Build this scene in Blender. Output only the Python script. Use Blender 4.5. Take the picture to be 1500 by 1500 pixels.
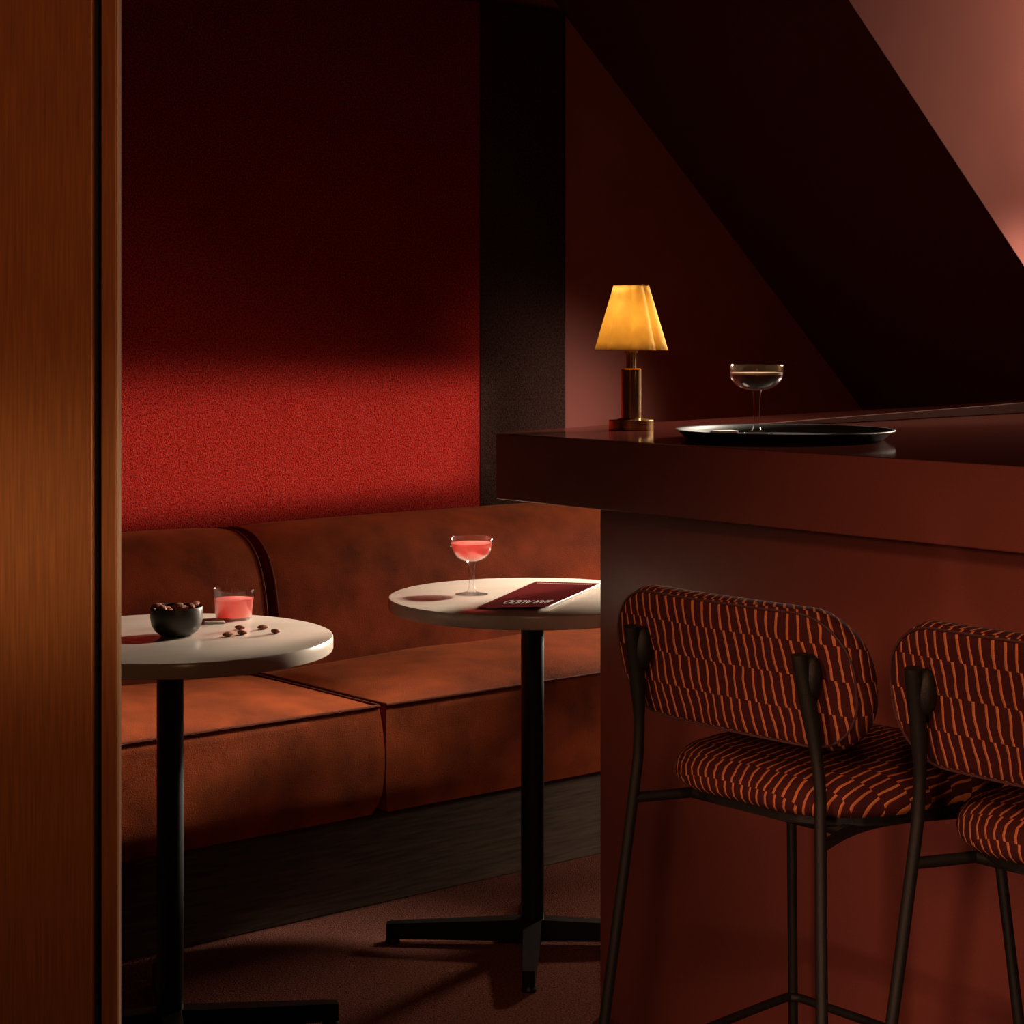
import bpy, bmesh, math, random
from mathutils import Vector, Matrix
random.seed(7)
S = bpy.context.scene
for o in list(bpy.data.objects): bpy.data.objects.remove(o)
COL = S.collection
PI = math.pi
# ------------------------------------------------------------------ frame of the room
H, F = 1.35, 2900.0                       # eye height, focal length in pixels of a 1500 px frame
PW = Vector((-.283, 5.728, 0))            # a point of the felt wall; u runs along the wall, v comes out of it
U = Vector((.772, .636, 0)).normalized(); V = Vector((U.y, -U.x, 0))
ROT = math.atan2(U.y, U.x)
def TV(t, v, z=0): p = PW + U*t + V*v; return Vector((p.x, p.y, z))

# ------------------------------------------------------------------ camera
cd = bpy.data.cameras.new('camera'); cam = bpy.data.objects.new('camera', cd); COL.objects.link(cam)
cam.location = (0, 0, H); cam.rotation_euler = (PI/2, 0, 0)
cd.sensor_width = 36; cd.lens = 36*F/1500; cd.shift_y = -(750-485)/1500; cd.clip_start = .02
S.camera = cam
# ------------------------------------------------------------------ view, world, lights
S.view_settings.view_transform = 'Standard'; S.view_settings.look = 'None'
S.view_settings.gamma = 1; S.view_settings.use_curve_mapping = False
S.view_settings.exposure = 0
W = bpy.data.worlds.new('world'); S.world = W; W.use_nodes = True
bg = W.node_tree.nodes['Background']; bg.inputs[0].default_value = (1, .36, .2, 1); bg.inputs[1].default_value = .009

def area(name, loc, target, sx, sy, power, color, spread=180, xaxis=None):
    l = bpy.data.lights.new(name, 'AREA'); l.shape = 'RECTANGLE'; l.size = sx; l.size_y = sy
    l.energy = power; l.color = color; l.spread = math.radians(spread)
    o = bpy.data.objects.new(name, l); COL.objects.link(o)
    loc = Vector(loc); d = (Vector(target)-loc).normalized()
    x = Vector(xaxis) if xaxis is not None else d.cross(Vector((0, 0, 1)))
    x = (x - d*x.dot(d)).normalized(); z = -d; y = z.cross(x)
    m = Matrix((x, y, z)).transposed().to_4x4(); m.translation = loc
    o.matrix_world = m
    return o
WARM = (1, .86, .70)
# added low fill lights hidden behind the bar: seats, plinth, carpet
area('low_fill', TV(1.5, .60, 1.0), TV(-.7, .85, .15), .30, .12, 6.0, (1, .74, .54), 84)
area('floor_fill', TV(1.0, 1.50, .58), TV(.05, .88, .03), .16, .16, .50, (1, .80, .64), 46)
# added low beam, hidden under the counter, skimming the table tops
area('table_beam', TV(.75, .98, .965), TV(-.8, 1.29, .71), .56, .06, 4.0, WARM, 18)
# added fill just under the dormer ceiling, lighting the tables from above
area('high_fill', TV(.9, 1.32, 2.40), TV(-.92, 1.25, .77), .22, .22, 6.2, WARM, 38)
# dormer window: rims the lamp, the glasses and the tray; glow on the dormer cheek
area('dormer_daylight', TV(2.6, 1.55, 2.1), TV(-.6, 1.75, 1.12), .5, .4, 15, WARM, 34)
area('dormer_glow', TV(2.3, 1.70, 2.40), TV(1.45, 1.03, 1.75), .4, .3, 13.0, (1, .74, .60), 150)
# beam that grazes the felt wall
Lw = (U*.707 + V*.707)*.985 + Vector((0, 0, .165))
c0 = TV(-.52, 0, 1.02)
area('felt_beam', c0 + Lw*2.75, c0, 1.08, .36, 1.3, (1, .80, .66), 5, xaxis=U)
# beam on the pale wall behind the lamp
area('gable_beam', TV(1.95, 1.6, 1.5), TV(.58, 0, 1.08), .12, .55, .62, (1, .80, .72), 22)
# added lights behind the camera at right: band and fill on oak casing
area('door_beam', (1.25, -.35, 1.29), (-.46, 1.40, 1.205), .30, .15, .06, (1, .80, .52), 4.5)
area('door_fill', (.9, -.8, 1.9), (-.4, 1.4, 1.4), .5, .8, .48, (1, .50, .22), 30)
# added warm fills, from above and from the left: stools, bar front
area('room_fill', (.1, .2, 2.35), (.95, 2.9, .65), .5, .5, 3.6, (1, .50, .28), 42)
area('side_fill', (-1.4, 1.2, 1.55), (.62, 2.75, .72), .3, .4, 1.3, (1, .50, .28), 40)
# added low warm fill for the foot of the bar
area('low_room_fill', (-.2, .6, .62), (.68, 3.3, .38), .10, .30, .75, (1, .55, .38), 30)

# ------------------------------------------------------------------ materials
def mat(name, col, rough=.6, metal=0, noise=None, bump=None, sheen=0, spec=.5, coat=0, trans=0):
    """noise=(scale, amount, stretch_xyz, detail); bump=(scale,strength)"""
    m = bpy.data.materials.new(name); m.use_nodes = True
    n = m.node_tree.nodes; k = m.node_tree.links; b = n['Principled BSDF']
    b.inputs['Base Color'].default_value = (*col, 1); b.inputs['Roughness'].default_value = rough
    b.inputs['Metallic'].default_value = metal; b.inputs['Specular IOR Level'].default_value = spec
    b.inputs['Sheen Weight'].default_value = sheen
    b.inputs['Sheen Tint'].default_value = (1, .35, .15, 1)
    b.inputs['Coat Weight'].default_value = coat
    tc = n.new('ShaderNodeTexCoord')
    if noise:
        sc, amt, st, det = noise
        mp = n.new('ShaderNodeMapping'); mp.inputs['Scale'].default_value = st
        k.new(tc.outputs['Object'], mp.inputs[0])
        t = n.new('ShaderNodeTexNoise'); t.inputs['Scale'].default_value = sc; t.inputs['Detail'].default_value = det
        k.new(mp.outputs[0], t.inputs['Vector'])
        r = n.new('ShaderNodeValToRGB'); r.color_ramp.elements[0].position = .3; r.color_ramp.elements[1].position = .7
        r.color_ramp.elements[0].color = (*[c*(1-amt) for c in col], 1)
        r.color_ramp.elements[1].color = (*[min(1, c*(1+amt)) for c in col], 1)
        k.new(t.outputs['Fac'], r.inputs[0]); k.new(r.outputs[0], b.inputs['Base Color'])
    if bump:
        t2 = n.new('ShaderNodeTexNoise'); t2.inputs['Scale'].default_value = bump[0]; t2.inputs['Detail'].default_value = 3
        k.new(tc.outputs['Object'], t2.inputs['Vector'])
        bp = n.new('ShaderNodeBump'); bp.inputs['Strength'].default_value = bump[1]; bp.inputs['Distance'].default_value = .009
        k.new(t2.outputs['Fac'], bp.inputs['Height']); k.new(bp.outputs[0], b.inputs['Normal'])
    return m

def glass_mat(name, tint=(1, 1, 1)):
    m = bpy.data.materials.new(name); m.use_nodes = True
    n = m.node_tree.nodes; k = m.node_tree.links; n.clear()
    out = n.new('ShaderNodeOutputMaterial'); mx = n.new('ShaderNodeMixShader')
    tr = n.new('ShaderNodeBsdfTransparent'); tr.inputs[0].default_value = (*tint, 1)
    gl = n.new('ShaderNodeBsdfGlossy'); gl.inputs['Roughness'].default_value = .06
    lw = n.new('ShaderNodeLayerWeight'); lw.inputs[0].default_value = .28
    ml = n.new('ShaderNodeMath'); ml.operation = 'MULTIPLY_ADD'; ml.inputs[1].default_value = .62; ml.inputs[2].default_value = .015
    k.new(lw.outputs['Facing'], ml.inputs[0]); k.new(ml.outputs[0], mx.inputs[0])
    k.new(tr.outputs[0], mx.inputs[1]); k.new(gl.outputs[0], mx.inputs[2]); k.new(mx.outputs[0], out.inputs[0])
    return m

def translucent_mat(name, col, tcol, f=.6, weave=0):
    m = bpy.data.materials.new(name); m.use_nodes = True
    n = m.node_tree.nodes; k = m.node_tree.links; n.clear()
    out = n.new('ShaderNodeOutputMaterial'); mx = n.new('ShaderNodeMixShader'); mx.inputs[0].default_value = f
    d = n.new('ShaderNodeBsdfDiffuse'); d.inputs[0].default_value = (*col, 1)
    t = n.new('ShaderNodeBsdfTranslucent'); t.inputs[0].default_value = (*tcol, 1)
    k.new(d.outputs[0], mx.inputs[1]); k.new(t.outputs[0], mx.inputs[2]); k.new(mx.outputs[0], out.inputs[0])
    if weave:
        tc = n.new('ShaderNodeTexCoord'); no = n.new('ShaderNodeTexNoise'); no.inputs['Scale'].default_value = weave
        no.inputs['Detail'].default_value = 4
        k.new(tc.outputs['Object'], no.inputs['Vector'])
        r = n.new('ShaderNodeMix'); r.data_type = 'RGBA'
        r.inputs[6].default_value = (*[c*.8 for c in tcol], 1); r.inputs[7].default_value = (*[min(1, c*1.15) for c in tcol], 1)
        k.new(no.outputs['Fac'], r.inputs[0]); k.new(r.outputs[2], t.inputs[0])
    return m

def dash_fabric(name, base, dash, sp=.0172, row=.046):
    m = bpy.data.materials.new(name); m.use_nodes = True
    n = m.node_tree.nodes; k = m.node_tree.links; b = n['Principled BSDF']
    b.inputs['Roughness'].default_value = .85; b.inputs['Specular IOR Level'].default_value = .2
    b.inputs['Sheen Weight'].default_value = 0
    def M(op, a, c=None, d=None):
        x = n.new('ShaderNodeMath'); x.operation = op
        for i, q in enumerate((a, c, d)):
            if q is None: continue
            if isinstance(q, (int, float)): x.inputs[i].default_value = q
            else: k.new(q, x.inputs[i])
        return x.outputs[0]
    uv = n.new('ShaderNodeUVMap'); uv.uv_map = 'fabric'
    sep = n.new('ShaderNodeSeparateXYZ'); k.new(uv.outputs[0], sep.inputs[0])
    r = M('FLOOR', M('DIVIDE', sep.outputs[1], row))
    no = n.new('ShaderNodeTexNoise'); no.inputs['Scale'].default_value = 13; k.new(uv.outputs[0], no.inputs['Vector'])
    wob = M('MULTIPLY', M('SUBTRACT', no.outputs['Fac'], .5), .02)
    slant = M('MULTIPLY', M('FRACT', M('DIVIDE', sep.outputs[1], row)), -.004)
    x = M('ADD', M('ADD', sep.outputs[0], wob), M('ADD', slant, M('MULTIPLY', r, sp*.5)))
    f = M('FRACT', M('DIVIDE', x, sp))
    tri = M('ABSOLUTE', M('SUBTRACT', f, .5))
    mask = M('LESS_THAN', tri, .118)
    fine = n.new('ShaderNodeTexNoise'); fine.inputs['Scale'].default_value = 700; k.new(uv.outputs[0], fine.inputs['Vector'])
    mix = n.new('ShaderNodeMix'); mix.data_type = 'RGBA'
    mix.inputs[6].default_value = (*base, 1); mix.inputs[7].default_value = (*dash, 1); k.new(mask, mix.inputs[0])
    mul = n.new('ShaderNodeMix'); mul.data_type = 'RGBA'; mul.blend_type = 'MULTIPLY'; mul.inputs[0].default_value = .7
    k.new(mix.outputs[2], mul.inputs[6]); k.new(fine.outputs['Fac'], mul.inputs[7]); k.new(mul.outputs[2], b.inputs['Base Color'])
    bp = n.new('ShaderNodeBump'); bp.inputs['Strength'].default_value = .8; bp.inputs['Distance'].default_value = .003
    hgt = M('MULTIPLY', mask, M('SUBTRACT', 1.0, M('MULTIPLY', tri, 3.0)))
    k.new(M('ADD', hgt, M('MULTIPLY', fine.outputs['Fac'], .3)), bp.inputs['Height']); k.new(bp.outputs[0], b.inputs['Normal'])
    return m

M = {}
M['felt'] = mat('red_felt', (.34, .022, .016), .95, noise=(210, .65, (1, 1, 1), 2), bump=(240, .8), spec=.05)
M['dark_felt'] = mat('dark_felt', (.060, .030, .022), .95, noise=(150, .5, (1, 1, 1), 2), bump=(240, .8), spec=.05)
M['wall'] = mat('terracotta_paint', (.38, .125, .09), .8, noise=(3, .08, (1, 1, 1), 2), spec=.15)
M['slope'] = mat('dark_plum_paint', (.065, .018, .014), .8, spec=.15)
M['carpet'] = mat('brown_carpet', (.22, .083, .060), .98, noise=(190, .5, (1, 1, 1), 4), bump=(260, 1.0), spec=.03)
M['velvet'] = mat('rust_velvet', (.33, .060, .015), .75, noise=(9, .42, (1, 1, 1), 5), bump=(420, .25), sheen=.25, spec=.12)
M['piping'] = mat('rust_cord', (.22, .045, .014), .7, bump=(900, .6), spec=.2)
M['plinth'] = mat('plinth_wood', (.080, .054, .036), .7, noise=(9, .4, (1, 1, 16), 6), spec=.3)
M['oak'] = mat('oak_veneer', (.38, .118, .034), .45, noise=(26, .22, (24, 24, .7), 6), spec=.35)
M['oak_edge_lit'] = mat('oak_edge_lit', (.85, .52, .33), .5, noise=(26, .15, (6, 6, .25), 4), spec=.3)  # paler than the oak: light catching the casing edge is put into its colour
M['groove'] = mat('groove_black', (.008, .004, .003), .8)
M['bar'] = mat('oxblood_lacquer', (.17, .044, .033), .30, noise=(420, .10, (1, 1, 1), 2), spec=.45)
M['bartop'] = mat('oxblood_gloss', (.065, .014, .010), .085, spec=.42)
M['upstand'] = mat('mauve_board', (.060, .028, .022), 1, spec=0)
M['marble'] = mat('cream_marble', (.53, .45, .375), .22, noise=(7, .06, (1, 3, 1), 6), spec=.5)
M['black'] = mat('black_steel', (.006, .0055, .005), .42, metal=0, spec=.25)
M['stooltube'] = mat('black_powder_coat', (.007, .006, .005), .5, bump=(900, .2), spec=.22)
M['brass'] = mat('brushed_brass', (.62, .34, .14), .22, metal=1, noise=(60, .12, (40, 40, .2), 2))
M['tray'] = mat('black_tray', (.012, .010, .009), .40, spec=.30)
M['bowl'] = mat('dark_pewter_bowl', (.060, .052, .045), .38, metal=.5, spec=.5)
M['almond'] = mat('almond_skin', (.30, .085, .030), .55, noise=(300, .3, (1, 1, 1), 3), bump=(600, .4), spec=.3)
M['paper'] = mat('white_paper', (.75, .68, .60), .9, spec=.1)
M['menu'] = mat('burgundy_cover', (.115, .017, .017), .9, noise=(300, .1, (1, 1, 1), 2), spec=0)
M['ink'] = mat('white_print', (.66, .58, .52), .8, spec=0)
M['faint'] = mat('faint_print', (.30, .12, .11), .7)
M['pink'] = translucent_mat('pink_drink', (.85, .27, .24), (.95, .32, .28), .55)
M['coffee'] = mat('espresso_drink', (.15, .042, .015), .6, spec=.1)
M['foam'] = mat('tan_foam', (.68, .38, .18), .8)
M['amber'] = mat('amber_dregs', (.45, .09, .025), .3)
M['glass'] = glass_mat('clear_glass')
M['shade'] = translucent_mat('yellow_shade', (.85, .60, .24), (.95, .70, .30), .6, weave=60)
M['shade_trim'] = translucent_mat('shade_trim', (.55, .25, .06), (.55, .26, .06), .4)
M['fabric'] = dash_fabric('dash_fabric', (.050, .0045, .0045), (.54, .165, .055))
M['seam'] = mat('maroon_seam', (.035, .004, .004), .8)
M['frame'] = mat('window_paint', (.5, .42, .36), .5)

# ------------------------------------------------------------------ mesh helpers
def link(name, me, m, parent=None, loc=None, rz=0, smooth=True):
    o = bpy.data.objects.new(name, me); COL.objects.link(o)
    if m is not None: me.materials.append(m)
    if parent is not None: o.parent = parent
    if loc is not None: o.location = loc
    o.rotation_euler.z = rz
    return o
def finish(name, bm, m, parent=None, loc=None, rz=0, smooth=True, angle=40):
    bmesh.ops.recalc_face_normals(bm, faces=bm.faces)
    me = bpy.data.meshes.new(name)
    bm.to_mesh(me); bm.free()
    if smooth:
        for p in me.polygons: p.use_smooth = True
        me.set_sharp_from_angle(angle=math.radians(angle))
    return link(name, me, m, parent, loc, rz)
def thing(name, label, cat, loc=(0, 0, 0), rz=0, group=None):
    o = bpy.data.objects.new(name, None); COL.objects.link(o); o.empty_display_size = .05
    o.location = loc; o.rotation_euler.z = rz
    return tag(o, label, cat, group)
def tag(o, label, cat, group=None):
    o['label'] = label; o['category'] = cat
    if group: o['group'] = group
    return o
def struct(o, label, cat):
    o['kind'] = 'structure'; o['label'] = label; o['category'] = cat; return o
def box(bm, x0, x1, y0, y1, z0, z1, bev=0, seg=2):
    r = bmesh.ops.create_cube(bm, size=1)
    for v in r['verts']:
        v.co = Vector(((x0+x1)/2+v.co.x*(x1-x0), (y0+y1)/2+v.co.y*(y1-y0), (z0+z1)/2+v.co.z*(z1-z0)))
    if bev:
        es = list({e for v in r['verts'] for e in v.link_edges})
        bmesh.ops.bevel(bm, geom=es, offset=bev, segments=seg, affect='EDGES', profile=.5)
def prism(bm, pts, z0, z1, bev=0):
    lo = [bm.verts.new((p[0], p[1], z0)) for p in pts]; hi = [bm.verts.new((p[0], p[1], z1)) for p in pts]
    n = len(pts); fs = [bm.faces.new(lo[::-1]), bm.faces.new(hi)]
    for i in range(n): fs.append(bm.faces.new((lo[i], lo[(i+1) % n], hi[(i+1) % n], hi[i])))
    if bev:
        es = list({e for f in fs for e in f.edges})
        bmesh.ops.bevel(bm, geom=es, offset=bev, segments=2, affect='EDGES', profile=.5)
def lathe(bm, prof, n=48, closed=False, fn=None):
    """prof: (r,z) list; r=0 ends become a point; fn(angle) scales the radius"""
    rings = []
    for r, z in prof:
        if r < 1e-6: rings.append([bm.verts.new((0, 0, z))])
        else:
            rings.append([bm.verts.new((r*(fn(2*PI*i/n) if fn else 1)*math.cos(2*PI*i/n), r*(fn(2*PI*i/n) if fn else 1)*math.sin(2*PI*i/n), z)) for i in range(n)])
    pairs = list(zip(rings, rings[1:])) + ([(rings[-1], rings[0])] if closed else [])
    for a, b in pairs:
        for i in range(n):
            j = (i+1) % n
            if len(a) == 1 and len(b) == 1: continue
            if len(a) == 1: bm.faces.new((a[0], b[j], b[i]))
            elif len(b) == 1: bm.faces.new((a[i], a[j], b[0]))
            else: bm.faces.new((a[i], a[j], b[j], b[i]))
def smooth_path(pts, k=6, closed=False):
    P = [Vector(p) for p in pts]; n = len(P); out = []
    rng = n if closed else n-1
    for i in range(rng):
        p0 = P[(i-1) % n] if closed or i > 0 else P[i]; p1 = P[i]; p2 = P[(i+1) % n]
        p3 = P[(i+2) % n] if closed or i+2 < n else p2
        for s in range(k):
            t = s/k
            out.append(.5*((2*p1)+(p2-p0)*t+(2*p0-5*p1+4*p2-p3)*t*t+(3*p1-p0-3*p2+p3)*t**3))
    if not closed: out.append(P[-1])
    return out
def tube(bm, pts, r, n=12, closed=False, cap=True):
    P = [Vector(p) for p in pts]; N = len(P); rings = []; prev = None
    for i in range(N):
        a = P[(i-1) % N] if closed or i > 0 else P[i]; b = P[(i+1) % N] if closed or i < N-1 else P[i]
        d = (b-a).normalized()
        if prev is None:
            x = d.orthogonal().normalized()
        else:
            x = (prev-d*prev.dot(d)).normalized()
        prev = x; y = d.cross(x)
        rr = r[i] if isinstance(r, (list, tuple)) else r
        rings.append([bm.verts.new(P[i]+(x*math.cos(2*PI*k/n)+y*math.sin(2*PI*k/n))*rr) for k in range(n)])
    for i in range(N if closed else N-1):
        a, b = rings[i], rings[(i+1) % N]
        off = 0
        if closed and i == N-1:
            off = min(range(n), key=lambda s: (a[0].co-b[s].co).length)
        for k in range(n):
            bm.faces.new((a[k], a[(k+1) % n], b[(k+1+off) % n], b[(k+off) % n]))
    if cap and not closed:
        bm.faces.new(rings[0][::-1]); bm.faces.new(rings[-1])

# ================================================================== THE SETTING
def poly(name, pts, m, label, cat, thick=None, inward=None):
    """a flat slab: polygon pushed back by `thick` along the direction away from the room"""
    bm = bmesh.new(); P = [Vector(p) for p in pts]; off = Vector(inward)*thick
    a = [bm.verts.new(p) for p in P]; b = [bm.verts.new(p+off) for p in P]; n = len(P)
    bm.faces.new(a); bm.faces.new(b[::-1])
    for i in range(n): bm.faces.new((a[i], b[i], b[(i+1) % n], a[(i+1) % n]))
    return struct(finish(name, bm, m, smooth=False), label, cat)
CZ = 2.46
def SL(t): return 1.338+.9*(1.705-t)            # height of the roof slope
tC = 1.705-(CZ-1.338)/.9                        # where it meets the flat ceiling
poly('floor', [TV(-4, -.1), TV(3.4, -.1), TV(3.4, 7.4), TV(-4, 7.4)], M['carpet'], 'dark brown carpeted floor under the tables', 'floor', .08, (0, 0, -1))
poly('wall_back', [TV(-4, -.03, 0), TV(2.4, -.03, 0), TV(2.4, -.03, CZ), TV(-4, -.03, CZ)], M['wall'], 'terracotta painted gable wall behind the brass lamp', 'wall', .1, -V)
bm = bmesh.new(); Rm = Matrix.Rotation(ROT, 4, 'Z')
box(bm, -3.3, .244, 0, .028, .05, 2.33, .004); o = finish('trim_1', bm, M['felt'], loc=TV(0, 0), rz=ROT); struct(o, 'red felt wall panel above the velvet banquette', 'wall panel')
bm = bmesh.new(); box(bm, .246, .582, 0, .028, .05, 2.33, .004); o = finish('trim_2', bm, M['dark_felt'], loc=TV(0, 0), rz=ROT); struct(o, 'narrow dark felt wall panel between red felt and terracotta wall', 'wall panel')
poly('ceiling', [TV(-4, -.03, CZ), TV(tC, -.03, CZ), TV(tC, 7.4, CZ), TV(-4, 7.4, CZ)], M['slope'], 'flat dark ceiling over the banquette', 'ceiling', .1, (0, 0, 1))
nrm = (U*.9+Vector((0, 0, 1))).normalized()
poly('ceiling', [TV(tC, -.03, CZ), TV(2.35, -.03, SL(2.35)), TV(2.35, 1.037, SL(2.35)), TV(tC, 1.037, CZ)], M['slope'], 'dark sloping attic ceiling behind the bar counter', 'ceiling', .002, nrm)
# dormer: lit cheek, far cheek, window wall, roof
poly('wall_right', [TV(tC+.005, 1.035, CZ), TV(2.35, 1.035, SL(2.35)+.004), TV(3.2, 1.035, SL(2.35)+.004), TV(3.2, 1.035, CZ)], M['wall'], 'brightly lit terracotta dormer cheek wall at upper right', 'wall', .05, -V)
poly('ceiling', [TV(tC, 1.035, CZ), TV(3.2, 1.035, CZ), TV(3.2, 3.4, CZ), TV(tC, 3.4, CZ)], M['wall'], 'terracotta ceiling inside the dormer', 'ceiling', .05, (0, 0, 1))
w = struct(bpy.data.objects.new('window_1', None), 'dormer window with painted frame at the right end', 'window'); COL.objects.link(w)
w.location = TV(3.2, 1.04, 0); w.rotation_euler.z = ROT
bm = bmesh.new(); YW = -2.3                     # local y runs along -v
box(bm, 0, .08, -.06, 0, .75, CZ); box(bm, 0, .08, YW, YW+.06, .75, CZ)
box(bm, 0, .08, YW+.06, -.06, .75, 1.2); box(bm, 0, .08, YW+.06, -.06, CZ-.12, CZ); box(bm, .02, .06, YW/2-.025, YW/2+.025, 1.2, CZ-.12)
finish('window_frame', bm, M['frame'], w, smooth=False)
bm = bmesh.new(); box(bm, .038, .044, YW+.06, -.06, 1.2, CZ-.12); finish('window_pane', bm, M['glass'], w, smooth=False)

# oak casing at the left, close to the camera
d1 = struct(bpy.data.objects.new('door_1', None), 'oak door panel and casing close on the left', 'door'); COL.objects.link(d1)
d1.location = (-.28, 1.40, 0)
bm = bmesh.new(); box(bm, -.36, -.0165, 0, .010, 0, CZ, .0012); finish('door_panel', bm, M['oak'], d1, smooth=False)
bm = bmesh.new(); box(bm, -.0165, -.0105, .006, .009, 0, CZ); finish('shadow_groove', bm, M['groove'], d1, smooth=False)
bm = bmesh.new(); box(bm, -.0105, .0005, -.0005, .0085, 0, CZ, .0008); finish('casing', bm, M['oak'], d1, smooth=False)
bm = bmesh.new(); box(bm, .0005, .0017, .0005, .0098, 0, CZ); finish('casing_edge', bm, M['oak_edge_lit'], d1, smooth=False)

# ================================================================== BANQUETTE
bm = bmesh.new(); box(bm, -2.6, .98, -.80, -.03, 0, .222, .003)
tag(finish('bench_plinth', bm, M['plinth'], loc=TV(0, 0), rz=ROT, smooth=False), 'dark wood plinth running beneath the velvet banquette modules', 'plinth')
ZS, ZB = .48, .834
def seat_mesh(x0, x1, v0, v1, z0, z1, crown):
    """boxy cushion: crowned top, softly bulging sides; local x along u, y = -v"""
    bm = bmesh.new(); nx, ny = 44, 22; R = .022
    def f(s, p=3.2): return 1-abs(2*s-1)**p
    top = [[None]*(ny+1) for _ in range(nx+1)]
    for i in range(nx+1):
        for j in range(ny+1):
            s, t = i/nx, j/ny
            c = (f(s, 4)*f(t, 2.6))**.75
            wr = .003*math.sin(9*s*3+5*t)*f(s)*f(t)
            top[i][j] = bm.verts.new((x0+(x1-x0)*s, -(v0+(v1-v0)*t), z1+crown*c+wr))
    for i in range(nx):
        for j in range(ny): bm.faces.new((top[i][j], top[i+1][j], top[i+1][j+1], top[i][j+1]))
    ring = [top[i][0] for i in range(nx+1)]+[top[nx][j] for j in range(1, ny+1)]+[top[i][ny] for i in range(nx-1, -1, -1)]+[top[0][j] for j in range(ny-1, 0, -1)]
    cx, cy = (x0+x1)/2, -(v0+v1)/2
    prev = ring; K = 10
    for q in range(1, K+1):
        h = q/K; bul = .010*math.sin(PI*min(1, h*1.02))+(-.012*max(0, h-.85)/.15)
        cur = []
        for v in ring:
            dx, dy = v.co.x, v.co.y
            ox = bul*(1 if abs(dx-x1) < 1e-5 else -1 if abs(dx-x0) < 1e-5 else 0)
            oy = bul*(1 if abs(dy+v0) < 1e-5 else -1 if abs(dy+v1) < 1e-5 else 0)
            cur.append(bm.verts.new((dx+ox, dy+oy, z1+(z0-z1)*h)))
        n = len(ring)
        for i in range(n): bm.faces.new((prev[i], cur[i], cur[(i+1) % n], prev[(i+1) % n]))
        prev = cur
    bm.faces.new(prev)
    pipe = [v.co.copy() for v in ring]
    return bm, pipe
BACK = [(.295, .40), (.285, .52), (.268, .64), (.250, .715), (.222, .770), (.180, .808), (.130, .828), (.080, .834), (.02, .832)]
def back_mesh(x0, x1):
    prof = smooth_path([(p[0], p[1], 0) for p in BACK], 5); bm = bmesh.new(); nx = 40; cols = []
    for i in range(nx+1):
        s = i/nx; e = 1-abs(2*s-1)**10; ins = .012*(1-e)
        col = []
        for p in prof:
            dv = p.x-ins*(1 if p.x > .05 else 0)+.004*math.sin(11*s+7*p.y)*e; dz = p.y-ins*.8*(p.y > .6)
            col.append(bm.verts.new((x0+(x1-x0)*s, -dv, dz)))
        col.append(bm.verts.new((x0+(x1-x0)*s, -.02, .40)))
        cols.append(col)
    n = len(cols[0])
    for a, b in zip(cols, cols[1:]):
        for j in range(n): bm.faces.new((a[j], b[j], b[(j+1) % n], a[(j+1) % n]))
    bm.faces.new(cols[0]); bm.faces.new(cols[-1][::-1])
    return bm, [[v.co.copy() for v in c[:-1]] for c in (cols[0], cols[-1])]
def module(label, sx0, sx1, bx0, bx1):
    t = thing('sofa_module', label, 'sofa', TV(0, 0), ROT, 'banquette modules along the felt wall')
    bm, pipe = seat_mesh(sx0, sx1, .298, .855, .226, ZS-.002, .045)
    s = finish('seat', bm, M['velvet'], t, angle=60)
    bm = bmesh.new(); tube(bm, [p+Vector((0, 0, .001)) for p in pipe], .0042, 8, closed=True); finish('piping', bm, M['piping'], s)
    bm, ends = back_mesh(bx0, bx1); b = finish('backrest', bm, M['velvet'], t, angle=60)
    for e in ends:
        bm = bmesh.new(); tube(bm, e, .0042, 8); finish('piping', bm, M['piping'], b)
module('rust velvet banquette module at left, behind the table with the bowl', -2.55, -.738, -2.55, -.665)
module('rust velvet banquette module at right, behind the table with the menu', -.716, .94, -.632, .98)

# ================================================================== CAFE TABLES
ZT = .768
def cafe_table(label, loc, rz, R):
    t = thing('cafe_table', label, 'table', (loc[0], loc[1], 0), rz, 'round cafe tables by the banquette')
    bm = bmesh.new(); th = .030; b = .005
    lathe(bm, [(0, ZT-th), (R-b, ZT-th), (R-.0015, ZT-th+.0015), (R, ZT-th+b), (R, ZT-b), (R-.0015, ZT-.0015), (R-b, ZT), (0, ZT)], 128)
    finish('tabletop', bm, M['marble'], t, angle=30)
    bm = bmesh.new(); lathe(bm, [(0, .030), (.0255, .030), (.0255, ZT-.042), (0, ZT-.042)], 40)
    lathe(bm, [(0, ZT-.042), (.10, ZT-.042), (.105, ZT-.036), (.105, ZT-.030), (0, ZT-.030)], 40); finish('column', bm, M['black'], t)
    for k in range(4):
        a = k*PI/2; bm = bmesh.new()
        prof = [(.0, .060), (.30, .046), (.322, .044), (.322, .012), (.0, .012)]
        w = .013
        l = [bm.verts.new((x, -w*(1.6-.6*x/.322), z)) for x, z in prof]; r = [bm.verts.new((x, w*(1.6-.6*x/.322), z)) for x, z in prof]
        bm.faces.new(l); bm.faces.new(r[::-1]); n = len(prof)
        for i in range(n): bm.faces.new((l[i], r[i], r[(i+1) % n], l[(i+1) % n]))
        bmesh.ops.rotate(bm, verts=bm.verts, cent=(0, 0, 0), matrix=Matrix.Rotation(a, 3, 'Z'))
        arm = finish('base_arm', bm, M['black'], t, smooth=False)
        bm = bmesh.new(); lathe(bm, [(0, 0), (.016, 0), (.017, .004), (.012, .013), (0, .013)], 20)
        bmesh.ops.translate(bm, verts=bm.verts, vec=(.309*math.cos(a), .309*math.sin(a), 0))
        finish('foot_glide', bm, M['black'], arm)
    return t
TL = (-.652, 3.776); TR = (.0452, 4.36)
cafe_table('round cream stone cafe table holding the nut bowl and pink tumbler', TL, math.radians(14), .310)
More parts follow.
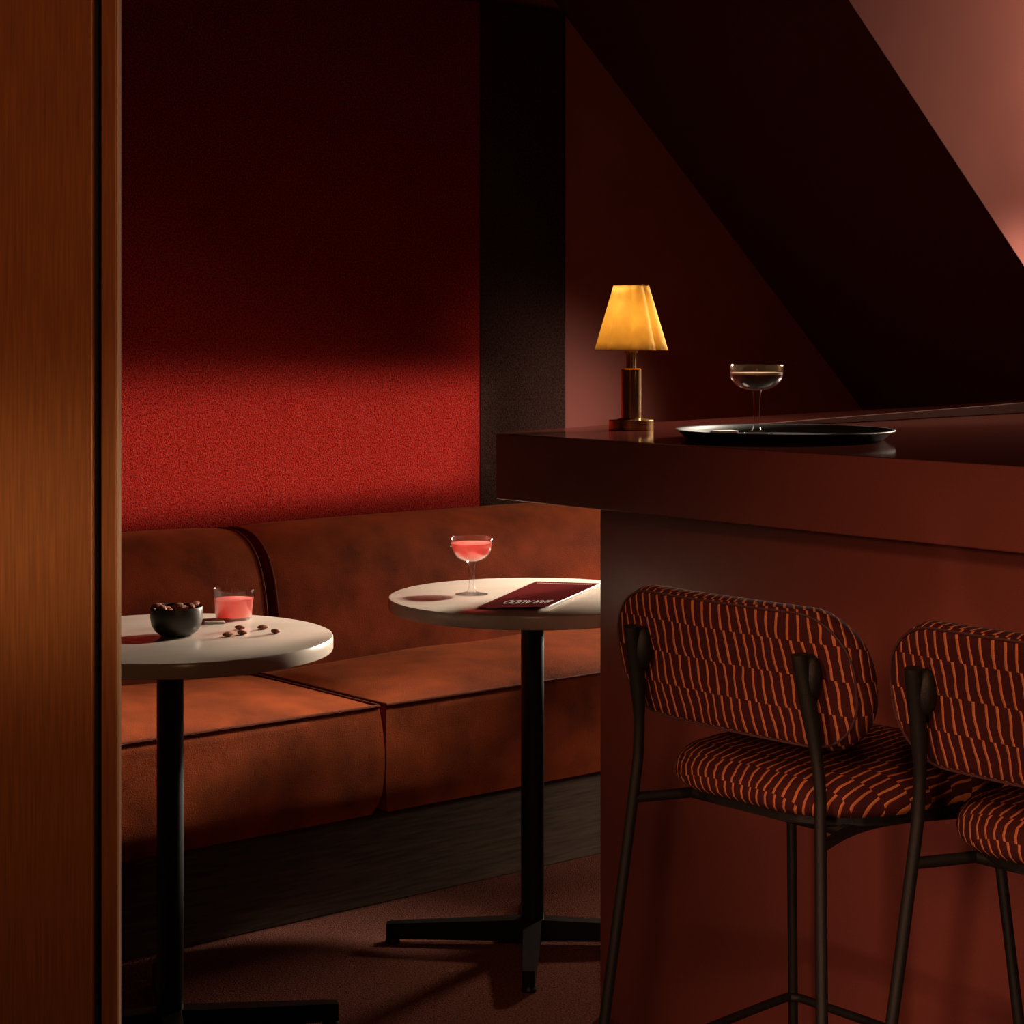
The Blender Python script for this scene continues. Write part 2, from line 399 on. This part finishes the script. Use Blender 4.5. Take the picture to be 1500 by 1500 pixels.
cafe_table('round cream stone cafe table holding the menu and stemmed pink cocktail', TR, math.radians(-2), .317)

def at(px, py, z):                                # a point at height z read off the survey of the photo
    d = F*(H-z)/(py-485); return Vector(((px-750)/F*d, d, z))

# ------------------------------------------------------------------ bowl of almonds
pb = at(258.5, 931, ZT)
t = thing('snack_bowl', 'small dark metal bowl heaped with almonds on left table', 'bowl', pb)
bm = bmesh.new()
lathe(bm, [(0, .0), (.024, 0), (.030, .002), (.040, .009), (.0470, .020), (.0497, .034), (.0500, .0545), (.0493, .056), (.0480, .0545), (.0476, .034), (.0448, .021), (.038, .011), (.026, .006), (0, .006)], 64)
finish('bowl_body', bm, M['bowl'], t, angle=50)
def almond_mesh():
    bm = bmesh.new(); bmesh.ops.create_uvsphere(bm, u_segments=18, v_segments=12, radius=1)
    for v in bm.verts:
        x, y, z = v.co; tp = (1-.42*max(0, x)**1.5)*(1-.1*max(0, -x))
        v.co = Vector((x*.0112, y*.0068*tp, z*.0047*tp))
    bmesh.ops.recalc_face_normals(bm, faces=bm.faces)
    me = bpy.data.meshes.new('almond'); bm.to_mesh(me); bm.free()
    for p in me.polygons: p.use_smooth = True
    me.materials.append(M['almond']); return me
AL = almond_mesh()
def almond(p, rot, label, group, sc=1):
    o = bpy.data.objects.new('almond', AL); COL.objects.link(o); o.location = p; o.rotation_euler = rot; o.scale = (sc,)*3
    return tag(o, label, 'almond', group)
for i in range(9):                                # lower layer, near the wall of the bowl
    a = 2*PI*i/9+.3
    almond(pb+Vector((.0335*math.cos(a), .0335*math.sin(a), .0475)), (.25*math.sin(i*3), .2*math.cos(i*2), a+1.3+.6*math.sin(i)), 'brown almond in the heap filling the dark metal bowl', 'almonds in the bowl')
for i in range(6):
    a = 2*PI*i/6+.9
    almond(pb+Vector((.0165*math.cos(a), .0165*math.sin(a), .0485)), (.3*math.sin(i*5), .2*math.cos(i*3), a+.8*math.cos(i*2)), 'brown almond in the heap filling the dark metal bowl', 'almonds in the bowl')
for x, y, z, r in ((-.037, -.010, .0585, .2), (-.029, -.020, .0570, 1.2), (-.021, -.028, .0575, 2.1), (.012, -.018, .0560, .5), (.030, -.006, .0570, 1.9), (.034, .014, .0580, .9), (0, .012, .0560, .1)):
    almond(pb+Vector((x, y, z)), (.2, -.25, r), 'brown almond in the heap filling the dark metal bowl', 'almonds in the bowl')
for (px, py, r, lab) in ((351.5, 922.5, -.35, 'left one of the two loose almonds at the back, nearest the pink tumbler'),
                         (385, 922, .25, 'right one of the two loose almonds at the back of the group'),
                         (334, 932.5, .5, 'leftmost loose almond on the stone table, nearest the bowl'),
                         (354.8, 930, -.5, 'middle one of the three loose almonds at the front of the group'),
                         (403.7, 928, -.6, 'rightmost loose almond on the stone table')):
    almond(at(px, py, ZT)+Vector((0, 0, .0045)), (0, 0, r), lab, 'loose almonds on the left table')

# ------------------------------------------------------------------ tumbler with pink drink
pg = at(342.5, 906.7, ZT)
t = thing('tumbler', 'low straight glass tumbler of pink drink on left table', 'glass', pg)
bm = bmesh.new()
lathe(bm, [(0, 0), (.034, 0), (.0365, .0015), (.0372, .004), (.0425, .0595), (.0424, .0608), (.0415, .0608), (.0412, .0595), (.0362, .006), (.034, .0045), (0, .0045)], 64)
finish('glass_wall', bm, M['glass'], t, angle=50)
bm = bmesh.new(); lathe(bm, [(0, .0052), (.0335, .0052), (.0356, .0066), (.0392, .0405), (.0384, .0412), (0, .0412)], 64); finish('pink_drink', bm, M['pink'], t, angle=50)

# ------------------------------------------------------------------ coupes
def arc_prof(R, depth, straight, z0, n=10, r0=.006):
    out = []
    for i in range(n+1):
        a = i/n*PI/2; out.append((r0+(R-r0)*math.sin(a), z0+depth*(1-math.cos(a))))
    if straight: out.append((R*1.0, z0+depth+straight))
    return out
def coupe(label, p, R, hgt, bowl_d, straight, foot, liquid_top, kind):
    t = thing('coupe_glass', label, 'cocktail glass', p)
    z0 = hgt-bowl_d
    out = arc_prof(R, bowl_d-straight, straight, z0); inn = [(max(0, r-.0012), z+.0012 if i < len(out)-1 else z) for i, (r, z) in enumerate(out)]
    bm = bmesh.new(); lathe(bm, out+[(R-.0006, hgt+.0008)]+inn[::-1]+[(0, z0+.0012)], 64); finish('cup', bm, M['glass'], t, angle=60)
    bm = bmesh.new(); st = [(.0105, z0+.0006), (.0090, z0-.003), (.0078, z0-.010), (.0066, z0-.022), (.0058, .030), (.0062, .018), (.0085, .010), (.0120, .0065)]
    lathe(bm, st, 32); finish('stem', bm, M['glass'], t, angle=60)
    bm = bmesh.new(); lathe(bm, [(.0120, .0065), (foot*.6, .003), (foot-.001, .0014), (foot, .0008), (foot-.001, 0), (0, 0)], 64); finish('foot', bm, M['glass'], t, angle=60)
    g = .0022; zt = hgt-liquid_top
    lq = [(0, z0+g)]+[(max(.001, r-g), z+g) for r, z in out if z+g < zt-.001]
    Rt = lq[-1][0] if straight == 0 else R-g
    # radius at the surface
    for (r1, z1), (r2, z2) in zip(out, out[1:]):
        if z1 <= zt <= z2: Rt = r1+(r2-r1)*(zt-z1)/(z2-z1)-g
    bm = bmesh.new()
    if kind == 'pink':
        lathe(bm, lq+[(Rt, zt), (Rt-.001, zt+.0004), (0, zt)], 64); finish('pink_drink', bm, M['pink'], t, angle=60)
    else:
        lathe(bm, lq+[(Rt, zt-.005), (0, zt-.005)], 64); finish('coffee_drink', bm, M['coffee'], t, angle=60)
        bm = bmesh.new(); lathe(bm, [(0, zt-.0048), (Rt, zt-.0048), (Rt, zt), (0, zt+.0004)], 64); finish('foam', bm, M['foam'], t, angle=60)
    return t
coupe('stemmed coupe of pink cocktail standing beside the menu', at(690.7, 870.5, ZT), .0472, .125, .052, .012, .0365, .0115, 'pink')

# ------------------------------------------------------------------ menu
c = [at(698, 892, ZT), at(785.3, 853.5, ZT), at(878.9, 857.5, ZT), at(803, 897, ZT)]   # near-left, far-left, far-right, near-right
t = thing('menu', 'burgundy folded menu card with white lettering on right table', 'menu', c[0])
def sheet(bm, lift, th, z0, inset=0, over=0):
    nx, ny = 10, 10; A = [p-c[0] for p in c]; g = []
    for i in range(nx+1):
        row = []
        for j in range(ny+1):
            s, q = i/nx, j/ny                    # s across (near-left -> near-right), q away from the viewer
            p = (A[0]*(1-s)+A[3]*s)*(1-q)+(A[1]*(1-s)+A[2]*s)*q
            p += (A[3]-A[0])*over*(s)*(1-q)
            row.append(bm.verts.new((p.x, p.y, z0+lift(s, q))))
        g.append(row)
    for i in range(nx):
        for j in range(ny): bm.faces.new((g[i][j], g[i+1][j], g[i+1][j+1], g[i][j+1]))
    bmesh.ops.solidify(bm, geom=list(bm.faces), thickness=th)
lift1 = lambda s, q: .008*s**1.3*(1-q)**1.2+.0012*s
bm = bmesh.new(); sheet(bm, lift1, .0007, .0032); cov = finish('front_cover', bm, M['menu'], t)
bm = bmesh.new(); sheet(bm, lambda s, q: .25*lift1(s, q), .0008, .0010, over=.02); finish('inner_pages', bm, M['paper'], t)['label'] = 'white inner pages'
# white cut edge along the right side of the cover
bm = bmesh.new(); A = [p-c[0] for p in c]; pts = []
for q in range(11):
    p = A[3]*(1-q/10)+A[2]*(q/10); pts.append(Vector((p.x, p.y, .0030+lift1(1, q/10))))
tube(bm, pts, .0011, 6); finish('page_edge', bm, M['paper'], cov)['label'] = 'white cut page edge'
# lettering: reads from the far side of the table
fc = bpy.data.curves.new('lettering', 'FONT'); fc.body = 'BAR AUDO'; fc.size = 1; fc.align_x = 'CENTER'; fc.align_y = 'CENTER'
tmp = bpy.data.objects.new('tmp', fc); COL.objects.link(tmp)
me = bpy.data.meshes.new_from_object(tmp); bpy.data.objects.remove(tmp); bpy.data.curves.remove(fc)
xs = [v.co.x for v in me.vertices]; x0, x1 = min(xs), max(xs); ys = [v.co.y for v in me.vertices]; y0, y1 = min(ys), max(ys)
for v in me.vertices:
    a = (v.co.x-x0)/(x1-x0); b = (v.co.y-y0)/(y1-y0)
    s = .88-a*.64; q = .25-b*.125
    p = (A[0]*(1-s)+A[3]*s)*(1-q)+(A[1]*(1-s)+A[2]*s)*q
    v.co = Vector((p.x, p.y, .0034+lift1(s, q)+.0006))
me.name = 'lettering'; link('lettering', me, M['ink'], cov)['label'] = 'white printed lettering'
bm = bmesh.new()
for k in range(26):                               # the faint small line of print along the far edge
    s0 = .08+k*.033; s1 = s0+.024
    q4 = []
    for s, q in ((s0, .915), (s1, .915), (s1, .93), (s0, .93)):
        p = (A[0]*(1-s)+A[3]*s)*(1-q)+(A[1]*(1-s)+A[2]*s)*q; q4.append(bm.verts.new((p.x, p.y, .0040+lift1(s, q))))
    bm.faces.new(q4)
finish('small_print', bm, M['faint'], cov)['label'] = 'faint row of small print'

# ------------------------------------------------------------------ paper napkin by the tumbler
def napkin(p, rz, a, b, label):
    bm = bmesh.new(); box(bm, -a, a, -b, b, 0, .0025, .0008); box(bm, -a+.002, a-.001, -b+.001, b-.002, .0027, .0052, .0008)
    return tag(finish('paper_napkin', bm, M['paper'], loc=p, rz=rz, smooth=False), label, 'napkin')
napkin(at(313, 912, ZT), math.radians(12), .021, .024, 'small folded white paper napkin on left table between bowl and tumbler')

# ================================================================== BAR
ZC, ZCB = 1.14, 1.006
A0 = Vector((-.033, 4.06, 0))                    # left front corner of the counter
E1 = Vector((.334, 4.61, 0)); E2 = Vector((1.50, 5.93, 0))
bar = thing('bar_counter', 'long oxblood lacquered bar with thick overhanging counter', 'bar', A0)
def rel(p): return p-A0
seam = .53
def on_edge(dist):                                # point of the left end line at depth `dist` along u
    for a, b in ((A0, E1), (E1, E2)):
        ta, tb = (a-A0).dot(U), (b-A0).dot(U)
        if ta <= dist <= tb: return a+(b-a)*(dist-ta)/(tb-ta)
    return E2
LEN = 3.6
p1 = on_edge(seam)
front = [rel(A0), rel(A0+V*LEN), rel(A0+V*LEN+U*seam), rel(p1+(E2-E1)*0), rel(E1)] if (E1-A0).dot(U) < seam else [rel(A0), rel(A0+V*LEN), rel(A0+V*LEN+U*seam), rel(p1)]
bm = bmesh.new(); prism(bm, [(p.x, p.y) for p in front], ZCB, ZC, .0025); cs = finish('counter_slab', bm, M['bar'], bar, smooth=False)
# the polished top is its own sheet
def shrink(pts, d):
    c = sum(pts, Vector())/len(pts); out = []
    n = len(pts)
    for i in range(n):
        a, b, e = pts[i-1], pts[i], pts[(i+1) % n]
        d1 = (b-a).normalized(); d2 = (e-b).normalized()
        n1 = Vector((-d1.y, d1.x, 0)); n2 = Vector((-d2.y, d2.x, 0))
        if n1.dot(c-b) < 0: n1 = -n1
        if n2.dot(c-b) < 0: n2 = -n2
        k = 1+n1.dot(n2); out.append(b+(n1+n2)*d/k)
    return out
bm = bmesh.new(); prism(bm, [(p.x, p.y) for p in shrink(front, .003)], ZC-.001, ZC+.0006); finish('polished_top', bm, M['bartop'], cs, smooth=False)
q = p1+(E2-E1).normalized()*.004
rear = [rel(q+V*.0+U*.003), rel(A0+V*LEN+U*(seam+.004)), rel(A0+V*LEN+U*1.5), rel(E2+V*1.2+U*.0), rel(E2)]
bm = bmesh.new(); prism(bm, [(p.x, p.y) for p in rear], ZCB, ZC-.0005, .002); finish('rear_worktop', bm, M['bartop'], bar, smooth=False)
# body under the counter: front panel faces the stools
rec = .06
cA = Vector((.1737, 3.903, 0))
bm = bmesh.new(); prism(bm, [(p.x, p.y) for p in (rel(cA), rel(cA+V*3.3), rel(cA+V*3.3+U*.03), rel(cA+U*.03))], 0, ZCB, .0015); finish('front_panel', bm, M['bar'], bar, smooth=False)
bm = bmesh.new(); prism(bm, [(p.x, p.y) for p in (rel(cA+U*.031), rel(cA+U*.031+V*.03), rel(cA+U*.62+V*.03), rel(cA+U*.62))], 0, ZCB, .0015); finish('end_panel', bm, M['bar'], bar, smooth=False)
# matte upstand along the wall side of the top
g0, g1 = at(1004, 632.5, ZC), at(1560, 601.5, ZC)
dd = (g1-g0).normalized(); nn = Vector((-dd.y, dd.x, 0))
bm = bmesh.new(); prism(bm, [(p.x, p.y) for p in (rel(g0), rel(g1), rel(g1+nn*.02), rel(g0+nn*.02))], ZC+.0005, ZC+.0285, .001)
for v in bm.verts:                                # runs out to nothing behind the tray
    if v.co.z > ZC+.02: v.co.z = ZC+.003+.0255*min(1, max(0, (v.co.xy-rel(g0).xy).length-.02)/.13)
u_ = finish('upstand', bm, M['upstand'], bar, smooth=False); u_['label'] = 'matte brown upstand strip'

# ------------------------------------------------------------------ table lamp
pl = at(924.5, 629.5, ZC+.0006)
lamp = thing('table_lamp', 'small brass table lamp with yellow fabric shade on the bar', 'lamp', pl)
bm = bmesh.new(); lathe(bm, [(0, 0), (.0465, 0), (.0475, .001), (.0475, .020), (.0465, .0215), (.030, .0225), (.024, .025), (0, .025)], 64); finish('base', bm, M['brass'], lamp, angle=30)
bm = bmesh.new(); lathe(bm, [(0, .0245), (.0213, .0245), (.0213, .1285), (.0203, .130), (0, .130)], 48); finish('column', bm, M['brass'], lamp, angle=30)
bm = bmesh.new(); lathe(bm, [(0, .130), (.0106, .130), (.0106, .163), (0, .163)], 32); finish('neck', bm, M['brass'], lamp, angle=30)
bm = bmesh.new(); lathe(bm, [(0, .163), (.0145, .163), (.0145, .171), (0, .171)], 32); col_ = finish('collar', bm, M['brass'], lamp, angle=30)
NL = 8
def lobe(a): return 1-.11*(1-abs(math.sin((a+.03)*NL/2))**.7)
bm = bmesh.new(); lathe(bm, [(.0808-(.0808-.0389)*k/8, .1695+.137*k/8) for k in range(9)], 192, fn=lobe)
sh = finish('shade', bm, M['shade'], lamp, angle=80)
md = sh.modifiers.new('thick', 'SOLIDIFY'); md.thickness = .0012
for zz, rr in ((.1698, .0806), (.3062, .0391)):
    bm = bmesh.new(); tube(bm, [(rr*lobe(2*PI*i/128)*math.cos(2*PI*i/128), rr*lobe(2*PI*i/128)*math.sin(2*PI*i/128), zz) for i in range(128)], .0011, 6, closed=True); finish('shade_trim', bm, M['shade_trim'], sh)
bm = bmesh.new(); bmesh.ops.create_uvsphere(bm, u_segments=20, v_segments=12, radius=.016); bmesh.ops.translate(bm, verts=bm.verts, vec=(0, 0, .190))
lathe(bm, [(.008, .171), (.008, .180)], 16); finish('bulb', bm, M['glass'], lamp)
bl = bpy.data.lights.new('lamp_bulb_light', 'POINT'); bl.energy = .30; bl.color = (1, .78, .46); bl.shadow_soft_size = .012
bo = bpy.data.objects.new('lamp_bulb_light', bl); COL.objects.link(bo); bo.location = pl+Vector((0, 0, .225))

# ------------------------------------------------------------------ tray and what stands on it
pt = Vector(((1149-750)/F*3.833, 3.833, ZC+.0007))
tr = thing('serving_tray', 'round black serving tray with low flared rim on the bar', 'tray', pt)
bm = bmesh.new(); lathe(bm, [(0, 0), (.184, 0), (.186, .001), (.187, .0035), (.184, .004), (0, .004)], 96); finish('base', bm, M['tray'], tr, angle=30)
bm = bmesh.new(); lathe(bm, [(.1865, .0012), (.1900, .002), (.2060, .0158), (.2105, .0168), (.2118, .0185), (.2105, .0200), (.2070, .0195), (.2040, .0180), (.1870, .0036)], 96, closed=True); finish('rim', bm, M['tray'], tr, angle=60)
zt_ = ZC+.0050
coupe('stemmed coupe of dark coffee cocktail on the black tray', at(1108.5, 635.5, zt_), .0535, .137, .0505, .016, .0330, .0145, 'coffee')
napkin(at(1061, 634.5, zt_), math.radians(25), .024, .017, 'small folded white paper napkin on the black tray')

# ================================================================== BAR STOOLS
def supell(a, b, n, N):
    out = []
    for i in range(N):
        t = 2*PI*i/N; c_, s_ = math.cos(t), math.sin(t)
        out.append((a*math.copysign(abs(c_)**(2/n), c_), b*math.copysign(abs(s_)**(2/n), s_)))
    return out
def outline(a, b, r, N):                         # rounded rectangle sampled evenly
    pts = []; per = [(a-r, b-r, 0), (-(a-r), b-r, 1), (-(a-r), -(b-r), 2), (a-r, -(b-r), 3)]
    dense = []
    for cx, cy, k in per:
        for i in range(25):
            t = PI/2*(k+i/24); dense.append((cx+r*math.cos(t), cy+r*math.sin(t)))
    dense.append(dense[0]); L = [0]
    for p, q_ in zip(dense, dense[1:]): L.append(L[-1]+math.hypot(q_[0]-p[0], q_[1]-p[1]))
    j = 0
    for i in range(N):
        s = L[-1]*i/N
        while L[j+1] < s: j += 1
        f = (s-L[j])/max(1e-9, L[j+1]-L[j]); pts.append((dense[j][0]*(1-f)+dense[j+1][0]*f, dense[j][1]*(1-f)+dense[j+1][1]*f))
    return pts
def pillow(name, out, rings, place, m, parent, uvf):
    """rings: (inset, w) from the centre of one face round the rim to the centre of the other; place(a,b,w)->xyz"""
    bm = bmesh.new(); uvl = bm.loops.layers.uv.new('fabric'); uvs = {}; N = len(out)
    amax = max(abs(p[0]) for p in out); bmax = max(abs(p[1]) for p in out); R = []
    for ins, w_, ext in rings:
        if ins is None:
            v = bm.verts.new(place(0, 0, w_)); uvs[v] = uvf(0, 0); R.append([v]); continue
        row = []
        for a, b in out:
            sa, sb = a*(amax-ins)/amax, b*(bmax-ins)/bmax
            v = bm.verts.new(place(sa, sb, w_)); l_ = math.hypot(a, b) or 1
            uvs[v] = uvf(sa+ext*a/l_*1.0, sb+ext*b/l_)
            row.append(v)
        R.append(row)
    for A_, B_ in zip(R, R[1:]):
        for i in range(N):
            j = (i+1) % N
            if len(A_) == 1: f = bm.faces.new((A_[0], B_[i], B_[j]))
            elif len(B_) == 1: f = bm.faces.new((A_[i], A_[j], B_[0]))
            else: f = bm.faces.new((A_[i], A_[j], B_[j], B_[i]))
    for f in bm.faces:
        for lp in f.loops: lp[uvl].uv = uvs[lp.vert]
    return finish(name, bm, m, parent, angle=70)
def bar_stool(label, loc, rz):
    t = thing('bar_stool', label, 'bar stool', (loc[0], loc[1], 0), rz, 'patterned bar stools in front of the bar')
    # backrest
    BW, BH, ZC_ = .230, .096, .893
    def bx(y, z, w): return -.186+.30*y*y-.16*(z-.90)+w
    out = outline(BW, BH, .085, 120)
    place = lambda a, b, w: Vector((bx(a, ZC_+b, w), a+.004, ZC_+b))
    T = .024
    rings = [(None, -T, 0), (.075, -T-.001, 0), (.045, -T, 0), (.022, -T+.001, 0), (.010, -T+.003, 0), (.003, -T+.012, .008), (0, -T+.024, .02), (.001, .010, .034), (.006, .020, .044), (.016, T+.002, .055), (.035, T+.006, .06), (.07, T+.008, .06), (None, T+.008, 0)]
    bk = pillow('backrest', out, rings, place, M['fabric'], t, lambda a, b: (a, b+.5))
    bm = bmesh.new(); tube(bm, [place(a*(BW-.007)/BW, b*(BH-.007)/BH, -T+.004) for a, b in out], .0018, 6, closed=True); finish('piping', bm, M['seam'], bk)
    # seat
    out = outline(.205, .205, .135, 120)
    out = [(a*(1-.06*(1 if b < 0 else -1)*min(1, abs(b)/.2)), b) for a, b in out]
    pls = lambda a, b, w: Vector((b+.018, a, w+.014))
    rings = [(None, .690, 0), (.03, .690, .05), (.010, .692, .045), (.002, .700, .035), (0, .710, .028), (.004, .724, .016), (.014, .734, .006), (.032, .741, 0), (.07, .7455, 0), (.12, .747, 0), (None, .748, 0)]
    st = pillow('seat', out, rings, pls, M['fabric'], t, lambda a, b: (a, b+.5))
    bm = bmesh.new(); prism(bm, [(b*.86+.018, a*.86) for a, b in out[::3]], .688, .705, .003); finish('seat_pan', bm, M['stooltube'], t, smooth=False)
    # tubes
    zj = .684; sx, hy, r = .21, .177, .0080
    for sgn in (1, -1):
        # rear leg runs up behind the backrest
        pts = smooth_path([(-sx-.062, sgn*(hy+.062), 0), (-sx-.031, sgn*(hy+.031), zj/2), (-sx, sgn*hy, zj), (-sx+.005, sgn*(hy-.006), .76), (-sx-.001, sgn*(hy-.012), .83), (-sx-.018, sgn*(hy-.017), .915), (-sx-.021, sgn*(hy-.018), .933)], 6)
        bm = bmesh.new(); n = len(pts); tube(bm, pts, [r+(.0028 if p.z > .84 else .0028*max(0, (p.z-.8)/.04)) for p in pts], 14); lg = finish('leg', bm, M['stooltube'], t)
        bm = bmesh.new(); bmesh.ops.create_uvsphere(bm, u_segments=16, v_segments=10, radius=1)
        for v in bm.verts: v.co = Vector((v.co.x*.014-sx-.004, v.co.y*.014+sgn*(hy-.018)-.006, v.co.z*.030+.902))
        finish('mounting_plate', bm, M['stooltube'], lg)
        pts = smooth_path([(.135+.062, sgn*(hy+.063), 0), (.135+.031, sgn*(hy+.038), zj/2), (.135, sgn*(hy+.013), zj-.01), (.128, sgn*(hy+.007), zj+.004)], 6)
        bm = bmesh.new(); tube(bm, pts, r-.0003, 14); finish('leg', bm, M['stooltube'], t)
    # frame rails under the seat
    bm = bmesh.new()
    tube(bm, smooth_path([(-sx, hy, zj), (-.10, hy-.035, zj), (.0, hy-.03, zj), (.135, hy+.013, zj-.004)], 5), .0075, 12)
    tube(bm, smooth_path([(-sx, -hy, zj), (-.10, -hy+.035, zj), (.0, -hy+.03, zj), (.135, -hy-.013, zj-.004)], 5), .0075, 12)
    tube(bm, [(-.12, -hy+.03, zj), (-.12, hy-.03, zj)], .0085, 12); tube(bm, [(.06, -hy+.02, zj), (.06, hy-.02, zj)], .0085, 12)
    finish('seat_frame', bm, M['stooltube'], t)
    zf = .31; k = 1-zf/zj; rx, fx = -sx-.062*k, .135+.062*k; ry, fy = hy+.062*k, hy+.013+.05*k
    bm = bmesh.new()
    tube(bm, smooth_path([(rx, ry, zf-.02), (rx+.06, ry-.006, zf-.012), (fx-.05, fy-.002, zf), (fx-.006, fy-.008, zf), (fx, fy-.05, zf), (fx, 0, zf), (fx, -fy+.05, zf), (fx-.006, -fy+.008, zf), (fx-.05, -fy+.002, zf), (rx+.06, -ry+.006, zf-.012), (rx, -ry, zf-.02)], 5), .0068, 12)
    finish('footrest', bm, M['stooltube'], t)
    return t
O1 = Vector((.4476, 2.8236, 0))
bar_stool('orange dashed burgundy bar stool with black tube frame, nearer the cafe tables', O1, ROT)
bar_stool('orange dashed burgundy bar stool cut off by the right edge of the photo', O1+Vector((.328, -.350, 0)), ROT)
